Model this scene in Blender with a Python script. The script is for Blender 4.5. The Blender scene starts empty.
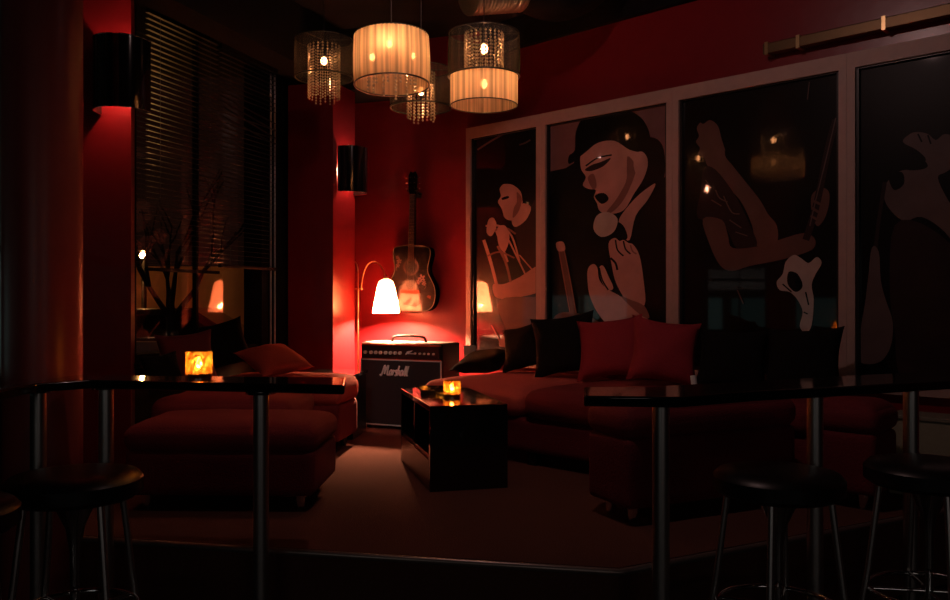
import bpy, bmesh, math, random
from mathutils import Vector, Matrix, Quaternion
random.seed(7)
S = bpy.context.scene
COL = S.collection
PI = math.pi
F = 840.0                       # focal length in pixels of the 950x600 frame
EYE = 1.30                      # camera height above the lower floor
PLAT = 0.35                     # height of the raised lounge floor

# ------------------------------------------------------------------ camera, world, exposure
cam_d = bpy.data.cameras.new('camera')
cam_d.lens = 36.0 * F / 950.0
cam_d.sensor_width = 36.0
cam_d.clip_end = 300
cam = bpy.data.objects.new('camera', cam_d)
COL.objects.link(cam)
cam.location = (0, 0, EYE)
cam.rotation_euler = (PI / 2, 0, 0)
S.camera = cam
S.view_settings.view_transform = 'Standard'
S.view_settings.look = 'None'
S.view_settings.gamma = 1
S.view_settings.use_curve_mapping = False
S.view_settings.exposure = -0.15
w = bpy.data.worlds.new('night_sky')
S.world = w
w.use_nodes = True
bg = w.node_tree.nodes['Background']
bg.inputs[0].default_value = (0.10, 0.035, 0.02, 1)
bg.inputs[1].default_value = 0.05

def area(name, loc, target, size, power, color):
    d = bpy.data.lights.new(name, 'AREA')
    d.shape = 'RECTANGLE' if size > .3 else 'DISK'; d.size = size
    if size > .3: d.size = 1.8; d.size_y = .4
    d.energy = power; d.color = color
    o = bpy.data.objects.new(name, d); COL.objects.link(o)
    o.location = loc
    o.rotation_euler = (Vector(target) - Vector(loc)).to_track_quat('-Z', 'Y').to_euler()
    return o
# unseen fill lights added: behind the camera for post gleams, overhead for posters and amplifier
area('post_gleam_fill', (1.9, -2.6, 1.7), (1.2, 4, 0.9), 0.5, 3.0, (1.0, 0.82, 0.74))
area('post_gleam_fill', (-1.7, -2.6, 1.7), (-0.9, 4, 0.9), 0.5, 2.6, (0.95, 0.88, 0.80))
area('overhead_fill', (0.1, 3.0, 3.3), (1.3, 5.6, 1.7), 0.10, 7.5, (1.0, 0.60, 0.55))  # unseen light added to brighten the posters

def spot(name, loc, target, power, color, deg, blend=.8):
    d = bpy.data.lights.new(name, 'SPOT'); d.energy = power; d.color = color; d.spot_size = math.radians(deg); d.spot_blend = blend
    d.shadow_soft_size = .04
    o = bpy.data.objects.new(name, d); COL.objects.link(o); o.location = loc
    o.rotation_euler = (Vector(target) - Vector(loc)).to_track_quat('-Z', 'Y').to_euler()
spot('overhead_fill', (-1.0, 3.9, 3.36), (-.50, 6.1, .72), 55, (1.0, .70, .60), 15)  # unseen spot added to bring out the amplifier front

# ------------------------------------------------------------------ helpers
def px(x, y, Y):
    """world point seen at pixel (x, y) at distance Y"""
    return Vector(((x - 475) / F * Y, Y, EYE + (300 - y) / F * Y))

class MB:
    def __init__(s):
        s.v = []; s.f = []; s.m = []
    def add(s, vs, fs, mi=0, M=None):
        b = len(s.v)
        for v in vs:
            v = Vector(v)
            s.v.append(M @ v if M is not None else v)
        for f in fs:
            s.f.append([b + i for i in f]); s.m.append(mi)
        return s
    def box(s, x0, x1, y0, y1, z0, z1, mi=0, M=None):
        vs = [(x, y, z) for z in (z0, z1) for y in (y0, y1) for x in (x0, x1)]
        fs = [(0, 2, 3, 1), (4, 5, 7, 6), (0, 1, 5, 4), (2, 6, 7, 3), (0, 4, 6, 2), (1, 3, 7, 5)]
        return s.add(vs, fs, mi, M)
    def prism(s, poly, z0, z1, mi=0, M=None):
        n = len(poly)
        a = sum(poly[i][0] * poly[(i + 1) % n][1] - poly[(i + 1) % n][0] * poly[i][1] for i in range(n))
        if a < 0: poly = poly[::-1]
        vs = [(p[0], p[1], z0) for p in poly] + [(p[0], p[1], z1) for p in poly]
        fs = [list(range(n))[::-1], list(range(n, 2 * n))] + [(i, (i + 1) % n, n + (i + 1) % n, n + i) for i in range(n)]
        return s.add(vs, fs, mi, M)
    def tube(s, pts, r, n=10, mi=0, M=None, closed=False, cap=True, flat=None):
        pts = [Vector(p) for p in pts]
        N = len(pts)
        rs = r if isinstance(r, (list, tuple)) else [r] * N
        vs = []; fs = []
        up = None
        for i, p in enumerate(pts):
            if closed: t = pts[(i + 1) % N] - pts[i - 1]
            else: t = pts[min(i + 1, N - 1)] - pts[max(i - 1, 0)]
            if t.length < 1e-9: t = Vector((0, 0, 1))
            t.normalize()
            if up is None:
                up = Vector((0, 0, 1)) if abs(t.z) < .9 else Vector((1, 0, 0))
            a = t.cross(up)
            if a.length < 1e-6: a = t.orthogonal()
            a.normalize(); b = a.cross(t).normalized(); up = b
            for k in range(n):
                q = 2 * PI * k / n
                vs.append(p + a * math.cos(q) * rs[i] + b * math.sin(q) * rs[i])
        R = N if closed else N - 1
        for i in range(R):
            j = (i + 1) % N
            for k in range(n):
                l = (k + 1) % n
                fs.append((i * n + k, i * n + l, j * n + l, j * n + k))
        if cap and not closed:
            fs.append(list(range(n))[::-1]); fs.append([(N - 1) * n + k for k in range(n)])
        return s.add(vs, fs, mi, M)
    def lathe(s, prof, n=32, c=(0, 0), mi=0, M=None, a0=0, a1=2 * PI, capends=False):
        full = abs(a1 - a0 - 2 * PI) < 1e-6
        cols = n if full else n + 1
        vs = []; fs = []
        for i in range(cols):
            q = a0 + (a1 - a0) * i / n
            for r, z in prof:
                vs.append((c[0] + r * math.cos(q), c[1] + r * math.sin(q), z))
        m = len(prof)
        for i in range(n):
            j = (i + 1) % cols
            for k in range(m - 1):
                fs.append((i * m + k, j * m + k, j * m + k + 1, i * m + k + 1))
        return s.add(vs, fs, mi, M)
    def ball(s, c, r, n=8, m=6, mi=0, M=None, sz=1.0):
        prof = [(max(1e-5, r * math.sin(PI * k / m)), -r * sz * math.cos(PI * k / m)) for k in range(m + 1)]
        T = Matrix.Translation(Vector(c))
        return s.lathe(prof, n, mi=mi, M=(M @ T if M is not None else T))
    def build(s, name, mats, parent=None, smooth=None, bev=0, loc=None, rotz=0, weld=False):
        me = bpy.data.meshes.new(name)
        me.from_pydata([tuple(v) for v in s.v], [], s.f)
        for i, mi in enumerate(s.m): me.polygons[i].material_index = mi
        if not isinstance(mats, (list, tuple)): mats = [mats]
        for m in mats: me.materials.append(m)
        bm = bmesh.new(); bm.from_mesh(me)
        if weld: bmesh.ops.remove_doubles(bm, verts=bm.verts, dist=1e-5)
        bmesh.ops.recalc_face_normals(bm, faces=bm.faces)
        bm.to_mesh(me); bm.free()
        if smooth is not None:
            me.polygons.foreach_set('use_smooth', [True] * len(me.polygons))
            me.set_sharp_from_angle(angle=math.radians(smooth))
        o = bpy.data.objects.new(name, me); COL.objects.link(o)
        if parent is not None: o.parent = parent
        if loc is not None: o.location = loc
        o.rotation_euler.z = rotz
        if bev:
            b = o.modifiers.new('bevel', 'BEVEL'); b.width = bev; b.segments = 3; b.limit_method = 'ANGLE'
            b.angle_limit = math.radians(40)
            if smooth is None:
                me.polygons.foreach_set('use_smooth', [True] * len(me.polygons)); b.harden_normals = True
        return o

def thing(name, label, cat, loc=(0, 0, 0), rotz=0, group=None):
    o = bpy.data.objects.new(name, None); COL.objects.link(o)
    o.empty_display_size = .05
    o.location = loc; o.rotation_euler = (0, 0, rotz)
    return tag(o, label, cat, group)
def tag(o, label, cat, group=None):
    o['label'] = label; o['category'] = cat
    if group: o['group'] = group
    return o
def struct(o):
    o['kind'] = 'structure'; return o
def copy_tree(o, parent=None):
    c = o.copy(); COL.objects.link(c)
    if parent is not None: c.parent = parent
    for ch in list(o.children): copy_tree(ch, c)
    return c

def spline(pts, k=5, closed=True):
    """Catmull-Rom through 2D/3D points"""
    P = [Vector(p) for p in pts]; n = len(P); out = []
    R = n if closed else n - 1
    for i in range(R):
        p0 = P[(i - 1) % n] if closed or i > 0 else P[0]
        p1 = P[i]; p2 = P[(i + 1) % n]
        p3 = P[(i + 2) % n] if closed or i + 2 < n else P[n - 1]
        for j in range(k):
            t = j / k
            out.append(.5 * ((2 * p1) + (p2 - p0) * t + (2 * p0 - 5 * p1 + 4 * p2 - p3) * t * t + (3 * p1 - p0 - 3 * p2 + p3) * t ** 3))
    if not closed: out.append(P[-1].copy())
    return out

# ------------------------------------------------------------------ materials
def mat(name, col, rough=.5, metal=0, coat=0, spec=.5, noise=None, bump=0, bscale=40, emit=None, es=0, sheen=0, trans=0, coatrough=.05):
    m = bpy.data.materials.new(name); m.use_nodes = True
    nt = m.node_tree; b = nt.nodes['Principled BSDF']
    b.inputs['Base Color'].default_value = (*col, 1)
    b.inputs['Roughness'].default_value = rough
    b.inputs['Metallic'].default_value = metal
    b.inputs['Specular IOR Level'].default_value = spec
    b.inputs['Coat Weight'].default_value = coat
    b.inputs['Coat Roughness'].default_value = coatrough
    b.inputs['Transmission Weight'].default_value = trans
    if sheen:
        b.inputs['Sheen Weight'].default_value = sheen
        b.inputs['Sheen Roughness'].default_value = .4
        b.inputs['Sheen Tint'].default_value = (*[min(1, c * 1.6 + .05) for c in col], 1)
    if emit:
        b.inputs['Emission Color'].default_value = (*emit, 1); b.inputs['Emission Strength'].default_value = es
    tc = nt.nodes.new('ShaderNodeTexCoord')
    nz = nt.nodes.new('ShaderNodeTexNoise'); nz.inputs['Scale'].default_value = bscale
    nz.inputs['Detail'].default_value = 4
    nt.links.new(tc.outputs['Object'], nz.inputs['Vector'])
    amt = noise if noise is not None else .12
    mx = nt.nodes.new('ShaderNodeMix'); mx.data_type = 'RGBA'
    mx.inputs[6].default_value = (*[c * (1 - amt) for c in col], 1)
    mx.inputs[7].default_value = (*[min(1, c * (1 + amt)) for c in col], 1)
    nt.links.new(nz.outputs['Fac'], mx.inputs[0]); nt.links.new(mx.outputs[2], b.inputs['Base Color'])
    if bump:
        bp = nt.nodes.new('ShaderNodeBump'); bp.inputs['Strength'].default_value = bump
        bp.inputs['Distance'].default_value = .01
        nt.links.new(nz.outputs['Fac'], bp.inputs['Height']); nt.links.new(bp.outputs[0], b.inputs['Normal'])
    return m

def mix_shader(name, parts):
    """parts: (kind, colour, rough, weight) mixed in turn; returns material"""
    m = bpy.data.materials.new(name); m.use_nodes = True
    nt = m.node_tree; nt.nodes.remove(nt.nodes['Principled BSDF']); out = nt.nodes['Material Output']
    cur = None; tot = 0
    for kind, c, r, wt in parts:
        n = nt.nodes.new({'t': 'ShaderNodeBsdfTransparent', 'l': 'ShaderNodeBsdfTranslucent', 'd': 'ShaderNodeBsdfDiffuse', 'g': 'ShaderNodeBsdfGlossy', 'e': 'ShaderNodeEmission', 'x': 'ShaderNodeBsdfGlass'}[kind])
        n.inputs['Color'].default_value = (*c, 1)
        if kind in 'gx': n.inputs['Roughness'].default_value = r
        if kind == 'e': n.inputs['Strength'].default_value = r
        tot += wt
        if cur is None: cur = n.outputs[0]
        else:
            x = nt.nodes.new('ShaderNodeMixShader'); x.inputs[0].default_value = wt / tot
            nt.links.new(cur, x.inputs[1]); nt.links.new(n.outputs[0], x.inputs[2]); cur = x.outputs[0]
    nt.links.new(cur, out.inputs['Surface'])
    return m

def emis(name, col, st):
    return mix_shader(name, [('e', col, st, 1)])

red_wall = mat('red_paint', (.21, .0095, .0155), .34, coat=.25, coatrough=.22, bump=.12, bscale=14, noise=.08)
maroon = mat('maroon_paint', (.34, .06, .055), .38, coat=.15, coatrough=.3, bump=.1, bscale=12)
black_paint = mat('black_paint', (.007, .006, .006), .85, noise=.3, bscale=6, spec=.12)
black_gloss = mat('black_gloss', (.006, .006, .006), .12, coat=.6, noise=.2)
black_satin = mat('black_satin', (.010, .009, .009), .35, noise=.2)
black_cloth = mat('black_cloth', (.007, .006, .006), .95, bump=.3, bscale=90, spec=.15)
red_fabric = mat('red_fabric', (.17, .012, .019), .85, bump=.35, bscale=140, sheen=.25, noise=.18)
red_fabric2 = mat('crimson_fabric', (.15, .008, .015), .85, bump=.35, bscale=120, sheen=.2, noise=.15)
crimson_cushion = mat('crimson_cushion_fabric', (.33, .018, .030), .85, bump=.35, bscale=120, sheen=.2, noise=.15)
dark_red = mat('dark_red_fabric', (.12, .012, .014), .9, bump=.35, bscale=120, noise=.15)
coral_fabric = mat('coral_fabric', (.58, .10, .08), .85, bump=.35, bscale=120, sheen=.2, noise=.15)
white_cloth = mat('white_cloth', (.75, .72, .68), .8, bump=.2)
steel = mat('brushed_steel', (.66, .64, .63), .36, metal=1, noise=.06)
chrome = mat('chrome', (.8, .8, .8), .09, metal=1, noise=.02)
brass = mat('brass', (.60, .42, .20), .3, metal=1)
frame_paint = mat('tan_frame_paint', (.46, .30, .26), .5, noise=.12, bscale=20)
carpet = mat('carpet', (.13, .056, .042), .95, spec=.05, bump=.3, bscale=160, noise=.35)
dark_floor = mat('dark_floor', (.03, .024, .02), .6, noise=.3, bscale=8)
tolex = mat('black_tolex', (.006, .0055, .0055), .55, spec=.25, bump=.4, bscale=200)
grille = mat('grille_cloth', (.022, .021, .024), .8, bump=.6, bscale=260, noise=.35)
panel_metal = mat('amp_panel', (.03, .025, .025), .35, metal=.5)
white_pipe = mat('white_piping', (.72, .70, .68), .5)
logo_white = mat('logo_white', (.92, .91, .88), .4)
knob_mat = mat('pale_knob', (.75, .70, .60), .3)
guitar_black = mix_shader('guitar_lacquer', [('d', (.004, .003, .003), 0, .993), ('g', (1, 1, 1), .12, .007)])
wood_red = mat('rosewood_red', (.10, .022, .012), .6, spec=.05)
wood_dark = mat('dark_rosewood', (.03, .014, .010), .6, spec=.1)
ivory = mat('ivory_binding', (.10, .075, .06), .6, spec=.1)
flower = mat('flower_inlay', (.10, .055, .055), .6, spec=.05)
glass_clear = mix_shader('window_glass', [('t', (.97, .97, .97), 0, .88), ('g', (1, 1, 1), .0, .12)])
cream_shade = None

def shade_mat(name, col, trans_w, transl_w, dif_w, streak=.6):
    m = bpy.data.materials.new(name); m.use_nodes = True
    nt = m.node_tree; nt.nodes.remove(nt.nodes['Principled BSDF']); out = nt.nodes['Material Output']
    tc = nt.nodes.new('ShaderNodeTexCoord'); sp = nt.nodes.new('ShaderNodeSeparateXYZ')
    nt.links.new(tc.outputs['Object'], sp.inputs[0])
    at = nt.nodes.new('ShaderNodeMath'); at.operation = 'ARCTAN2'
    nt.links.new(sp.outputs[0], at.inputs[0]); nt.links.new(sp.outputs[1], at.inputs[1])
    nz = nt.nodes.new('ShaderNodeTexNoise'); nz.noise_dimensions = '1D'; nz.inputs['Scale'].default_value = 9
    nz.inputs['Detail'].default_value = 4
    nt.links.new(at.outputs[0], nz.inputs['W'])
    rp = nt.nodes.new('ShaderNodeValToRGB')
    rp.color_ramp.elements[0].position = .36; rp.color_ramp.elements[0].color = (*[c * (1 - streak) for c in col], 1)
    rp.color_ramp.elements[1].position = .6; rp.color_ramp.elements[1].color = (*col, 1)
    nt.links.new(nz.outputs['Fac'], rp.inputs[0])
    t = nt.nodes.new('ShaderNodeBsdfTransparent'); l = nt.nodes.new('ShaderNodeBsdfTranslucent'); d = nt.nodes.new('ShaderNodeBsdfDiffuse')
    nt.links.new(rp.outputs[0], l.inputs[0]); nt.links.new(rp.outputs[0], d.inputs[0]); nt.links.new(rp.outputs[0], t.inputs[0])
    x1 = nt.nodes.new('ShaderNodeMixShader'); x1.inputs[0].default_value = transl_w / (transl_w + dif_w)
    nt.links.new(d.outputs[0], x1.inputs[1]); nt.links.new(l.outputs[0], x1.inputs[2])
    x2 = nt.nodes.new('ShaderNodeMixShader'); x2.inputs[0].default_value = trans_w
    nt.links.new(x1.outputs[0], x2.inputs[1]); nt.links.new(t.outputs[0], x2.inputs[2])
    nt.links.new(x2.outputs[0], out.inputs[0])
    return m
cream_shade = shade_mat('cream_organza', (.98, .74, .50), .05, .78, .22, .5)
sheer_shade = shade_mat('sheer_black_organza', (.50, .42, .36), .90, .3, .7, .5)
lamp_cloth = shade_mat('lamp_shade_cloth', (.80, .40, .25), .02, .75, .25, .12)
bulb_glow = emis('bulb_glow', (1.0, .44, .18), 84)
lamp_glow = emis('lamp_bulb_glow', (1.0, .43, .22), 23000)
sconce_glow = emis('sconce_bulb_glow', (1.0, .36, .20), 620)
flame_glow = emis('flame_glow', (1.0, .58, .20), 330)
crystal = mix_shader('crystal', [('g', (1, .95, .85), .2, .45), ('l', (1, .92, .8), 0, .5), ('t', (1, 1, 1), 0, .05)])
amber_glass = mix_shader('amber_glass', [('l', (1, .52, .14), 0, .22), ('t', (1, .70, .30), 0, .66), ('g', (1, .9, .7), .05, .12)])
def mottle(m):
    nt = m.node_tree; l = [n for n in nt.nodes if n.type == 'BSDF_TRANSLUCENT'][0]; t = [n for n in nt.nodes if n.type == 'BSDF_TRANSPARENT'][0]
    tc = nt.nodes.new('ShaderNodeTexCoord'); v = nt.nodes.new('ShaderNodeTexVoronoi'); v.inputs['Scale'].default_value = 75
    nt.links.new(tc.outputs['Object'], v.inputs['Vector'])
    for n, c0_, c1_ in ((l, (1, .62, .2, 1), (.35, .10, .02, 1)), (t, (1, .85, .5, 1), (.6, .25, .06, 1))):
        r = nt.nodes.new('ShaderNodeValToRGB'); r.color_ramp.elements[0].color = c0_; r.color_ramp.elements[1].color = c1_
        r.color_ramp.elements[0].position = .15; r.color_ramp.elements[1].position = .75
        nt.links.new(v.outputs['Distance'], r.inputs[0]); nt.links.new(r.outputs[0], n.inputs[0])
mottle(amber_glass)
wax = mix_shader('candle_wax', [('l', (.9, .6, .3), 0, .5), ('d', (.8, .65, .45), 0, .5)])

# ------------------------------------------------------------------ room geometry (plan: X right, Y away)
RN = Vector((-.6925, -.7214, 0)); RD = Vector((.7214, -.6925, 0)); RP = Vector((.5125, 6.15, 0))
def rw(s, z, off=0): return RP + RD * s + RN * off + Vector((0, 0, z))
def rwp(x, y, off=0):
    """point of the poster wall plane seen at a pixel"""
    d = Vector(((x - 475) / F, 1, (300 - y) / F)); q = RP + RN * off
    t = (q.dot(RN)) / d.dot(RN)
    return d * t + Vector((0, 0, EYE))
WD = Vector((.321, .947, 0)).normalized(); WN = Vector((.947, -.321, 0)).normalized()   # window wall
W0 = Vector((-3.66, 0, 0))
def ww(Y, z=0, off=0):
    p = Vector((-3.66 + .339 * Y, Y, z)); return p + WN * off
BD = Vector((.947, -.321, 0)).normalized(); BN = Vector((-.321, -.947, 0)).normalized()  # guitar wall
BP = Vector((-.064, 6.70, 0))
def bwp(x, y, off=0):
    d = Vector(((x - 475) / F, 1, (300 - y) / F)); q = BP + BN * off
    t = (q.dot(BN)) / d.dot(BN)
    return d * t + Vector((0, 0, EYE))
CEIL = 3.42
corner = BP
bw_left = BP - BD * 1.62
# floors
plat_edge = [(-1.28, 3.33), (.51, 2.98), (.954, 3.218), (4.6, 5.19)]
b = MB(); b.prism([(-5.2, -3.2), (6.2, -3.2), (6.2, 8), (-5.2, 8)], -.1, 0)
struct(b.build('floor', dark_floor))
b = MB(); b.prism([(-2.75, 3.62), (-1.28, 3.33), (.51, 2.98), (.954, 3.218), (3.1, 4.37), (3.4, 3.75), (-.0, 7.2), (-1.9, 7.4), (-1.36, 6.95)], .0005, PLAT)
b2 = MB()
b2.prism([(-2.53, 3.58), (-1.28, 3.33), (.51, 2.98), (.954, 3.218), (2.70, 4.13), tuple(rw(-.80, 0)[:2]), (-1.50, 7.1)], .0005, PLAT)
struct(b2.build('platform_floor', carpet))
b = MB()
b.tube([(-2.53, 3.57, PLAT - .012), (-1.28, 3.32, PLAT - .012), (.51, 2.965, PLAT - .012), (.96, 3.205, PLAT - .012), (2.66, 4.10, PLAT - .012)], .014, 8)
struct(b.build('trim_1', mat('step_nosing', (.33, .27, .25), .32, metal=.7), smooth=60))
b = MB(); b.prism([(-5.2, -3.2), (6.2, -3.2), (6.2, 8), (-5.2, 8)], CEIL, CEIL + .1)
struct(b.build('ceiling', black_paint))
def wall_seg(b, p, q, z0, z1, th, side, mi=0):
    p = Vector(p); q = Vector(q); n = Vector(side) * -th
    b.prism([p[:2], q[:2], (q + n)[:2], (p + n)[:2]], z0, z1, mi)
b = MB(); wall_seg(b, rw(-.80, 0), rw(6.4, 0), 0, CEIL, .12, RN); struct(b.build('wall_right', red_wall))
b = MB(); wall_seg(b, bw_left, corner - BD * .0, 0, CEIL, .12, BN); struct(b.build('wall_back', red_wall))
# window wall with two openings
SILL, HEAD = .93, 3.06
b = MB()
for (a, c, z0, z1) in ((-3.2, 7.05, 0, SILL), (-3.2, 7.05, HEAD, CEIL), (-3.2, 2.2, SILL, HEAD), (4.32, 4.86, SILL, HEAD), (6.36, 7.05, SILL, HEAD)):
    wall_seg(b, ww(a), ww(c), z0, z1, .14, WN)
struct(b.build('wall_left', black_paint))
b = MB(); wall_seg(b, Vector((-5.2, -3.2, 0)), Vector((6.2, -3.2, 0)), 0, CEIL, .1, (0, 1, 0)); struct(b.build('wall_front', black_paint))
b = MB(); wall_seg(b, rw(6.4, 0), Vector((rw(6.4, 0).x, -3.2, 0)), 0, CEIL, .1, (-1, 0, 0)); struct(b.build('wall_side', black_paint))
# black soffit above the windows and the guitar wall, black strip along the top of the red wall
b = MB()
wall_seg(b, ww(2.0, 0, .34), ww(6.75, 0, .34), 2.99, CEIL - .002, .34, WN)
struct(b.build('trim_2', black_paint))
b = MB()
wall_seg(b, bw_left + BN * .42, corner + BN * .42 - BD * .35, 2.94, CEIL - .002, .42, BN)
struct(b.build('trim_3', black_paint))
b = MB(); wall_seg(b, rw(-.6, 0, .045), rw(6.2, 0, .045), 3.19, CEIL - .002, .045, RN)
struct(b.build('trim_4', black_paint))
# square column beside the guitar wall
c0 = Vector((-1.065, 6.30, 0))
b = MB(); b.prism([c0[:2], (c0 + WD * .36)[:2], (c0 + WD * .36 - BD * .385)[:2], (c0 - BD * .385)[:2]], PLAT, 2.94)
struct(b.build('wall_column_back', [red_wall]))
# pilaster with the big sconce
pl = [px(82, 0, 4.30)[:2], px(131, 0, 4.26)[:2], (ww(4.92)).xy[:], (ww(4.34)).xy[:]]
b = MB(); b.prism([tuple(p) for p in pl], PLAT, CEIL - .003); struct(b.build('wall_column_side', red_wall))
# round column
b = MB(); b.lathe([(.150, 0), (.150, CEIL - .002)], 40, c=px(43, 0, 3.45)[:2]); 
b.lathe([(.0001, 0.0), (.15, 0.0)], 40, c=px(43, 0, 3.45)[:2])
struct(b.build('wall_column_round', maroon, smooth=50))
# slim steel pipe at the left edge
b = MB(); p = px(2.5, 0, 3.75); b.tube([(p.x, p.y, 0), (p.x, p.y, CEIL)], .010, 12)
tag(b.build('steel_pipe', steel, smooth=60), 'slim vertical steel pipe standing left of the round maroon column', 'pipe')

# windows
def window(name, a, c):
    w_ = bpy.data.objects.new(name, None); COL.objects.link(w_); struct(w_)
    fr = MB()
    def bar(y0, y1, z0, z1, o0=-.10, o1=.02):
        p, q = ww(y0), ww(y1)
        fr.prism([(p + WN * o0).xy[:], (q + WN * o0).xy[:], (q + WN * o1).xy[:], (p + WN * o1).xy[:]], z0, z1)
    bar(a, a + .05, SILL, HEAD); bar(c - .26, c, SILL, HEAD, -.10, .05); bar(a, c, SILL, SILL + .05); bar(a, c, HEAD - .05, HEAD)
    mid = a + (c - a) * .43
    bar(mid - .012, mid + .012, SILL, HEAD, -.06, -.03)
    fr.build('window_frame', black_paint, w_)
    g = MB(); g.add([ww(a, SILL, -.05), ww(c - .2, SILL, -.05), ww(c - .2, HEAD, -.05), ww(a, HEAD, -.05)], [(0, 1, 2, 3)])
    g.build('pane', glass_clear, w_)
    s_ = MB(); p, q = ww(a), ww(c); s_.prism([(p + WN * -.02).xy[:], (q + WN * -.02).xy[:], (q + WN * .09).xy[:], (p + WN * .09).xy[:]], SILL - .025, SILL + .004)
    s_.build('window_sill', black_paint, w_)
    k = MB()
    for yy, rr in ((c - .17, .008), (c - .12, .008)):
        p = ww(yy, 0, .065); k.tube([(p.x, p.y, SILL + .02), (p.x, p.y, HEAD - .02)], rr, 8)
    k.build('window_rail', steel, w_, smooth=60)
window('window_1', 4.86, 6.36)
window('window_2', 2.2, 4.32)

# ------------------------------------------------------------------ venetian blinds
slat_mat = mat('blind_slat', (.075, .072, .07), .30, metal=.2)
def blind(y0, y1, ztop, zbot, label, crooked=0):
    t = thing('venetian_blind', label, 'blind', ww((y0 + y1) / 2, ztop, .10), 0, 'venetian blinds')
    o = t.location
    def L(Y, z, off): return ww(Y, z, off) - o
    h = MB(); p = [L(y0, 0, .08), L(y1, 0, .08), L(y1, 0, .12), L(y0, 0, .12)]
    h.prism([q.xy[:] for q in p], 0 - .0, .04); h.build('headrail', black_paint, t)
    m = MB(); n = int((ztop - zbot) / .0325)
    a = math.radians(-4)
    for i in range(n):
        z = -.02 - i * .0325
        dz0 = dz1 = 0
        if crooked and i in (9, 10, 11, 13):
            dz1 = -.05 - .02 * (i % 3); dz0 = .01
        dy = .0125 * math.cos(a); dh = .0125 * math.sin(a)
        A = L(y0 + .004, 0, .10 - dy); B = L(y1 - .004, 0, .10 - dy); C = L(y1 - .004, 0, .10 + dy); D = L(y0 + .004, 0, .10 + dy)
        A.z = z - dh + dz0; B.z = z - dh + dz1; C.z = z + dh + dz1; D.z = z + dh + dz0
        A2, B2, C2, D2 = [v - Vector((0, 0, .0012)) for v in (A, B, C, D)]
        m.add([A, B, C, D, A2, B2, C2, D2], [(0, 1, 2, 3), (7, 6, 5, 4), (0, 4, 5, 1), (3, 2, 6, 7), (0, 3, 7, 4), (1, 5, 6, 2)])
    m.build('slat_panel', slat_mat, t)
    for f_ in (.15, .85):
        c = MB(); q = L(y0 + (y1 - y0) * f_, 0, .10 + .014); c.tube([(q.x, q.y, 0), (q.x, q.y, zbot - ztop)], .0012, 5)
        c.build('ladder_cord', slat_mat, t)
    r = MB(); p = [L(y0, 0, .087), L(y1, 0, .087), L(y1, 0, .113), L(y0, 0, .113)]
    r.prism([q.xy[:] for q in p], zbot - ztop - .02, zbot - ztop); r.build('bottom_rail', black_paint, t)
blind(4.90, 5.545, 2.99, 1.49, 'black slatted venetian blind next to the pilaster with the large wall light')
blind(2.4, 4.2, 2.99, 1.53, 'black slatted venetian blind in the side window behind the round column')
blind(5.56, 6.20, 2.955, 1.535, 'black slatted venetian blind with crooked slats, nearer the guitar wall', 1)

# ------------------------------------------------------------------ posters on the right wall
def pm(name, col, rough=.4):
    return mat(name, col, rough, coat=.75, coatrough=.035, spec=.15, noise=.3, bscale=7)
PB = pm('print_black', (.0035, .003, .003)); PS = pm('print_skin', (.50, .26, .22)); PSd = pm('print_skin_shadow', (.24, .11, .09))
PMv = pm('print_backdrop', (.20, .10, .10)); PD = pm('print_dark_cloth', (.030, .016, .016)); PW = pm('print_pale', (.50, .38, .33))
PR = pm('print_dull_brown', (.14, .068, .055)); PG = pm('print_grey', (.13, .085, .08)); PK = pm('print_deep_black', (.0035, .003, .003))
PM = [PB, PS, PSd, PMv, PD, PW, PR, PG, PK]
B_, S_, SD_, MV_, D_, W_, R_, G_, K_ = range(9)
FTOP, FBOT, BAR = 2.655, .86, .088
spans = [(-.743, 0, 1), (0, 1.083, 2), (1.083, 2.167, 3), (2.167, 3.25, 4), (3.25, 4.33, 5)]
def clip_poly(poly, x0, x1, z0, z1):
    def cut(P, inside, inter):
        out = []
        for i in range(len(P)):
            a, b_ = P[i - 1], P[i]
            if inside(b_):
                if not inside(a): out.append(inter(a, b_))
                out.append(b_)
            elif inside(a): out.append(inter(a, b_))
        return out
    def ix(v): return lambda a, b_: (v, a[1] + (b_[1] - a[1]) * (v - a[0]) / (b_[0] - a[0]))
    def iz(v): return lambda a, b_: (a[0] + (b_[0] - a[0]) * (v - a[1]) / (b_[1] - a[1]), v)
    for ins, it in ((lambda p: p[0] >= x0, ix(x0)), (lambda p: p[0] <= x1, ix(x1)), (lambda p: p[1] >= z0, iz(z0)), (lambda p: p[1] <= z1, iz(z1))):
        if not poly: break
        poly = cut(poly, ins, it)
    return poly
ART = {}
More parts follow.
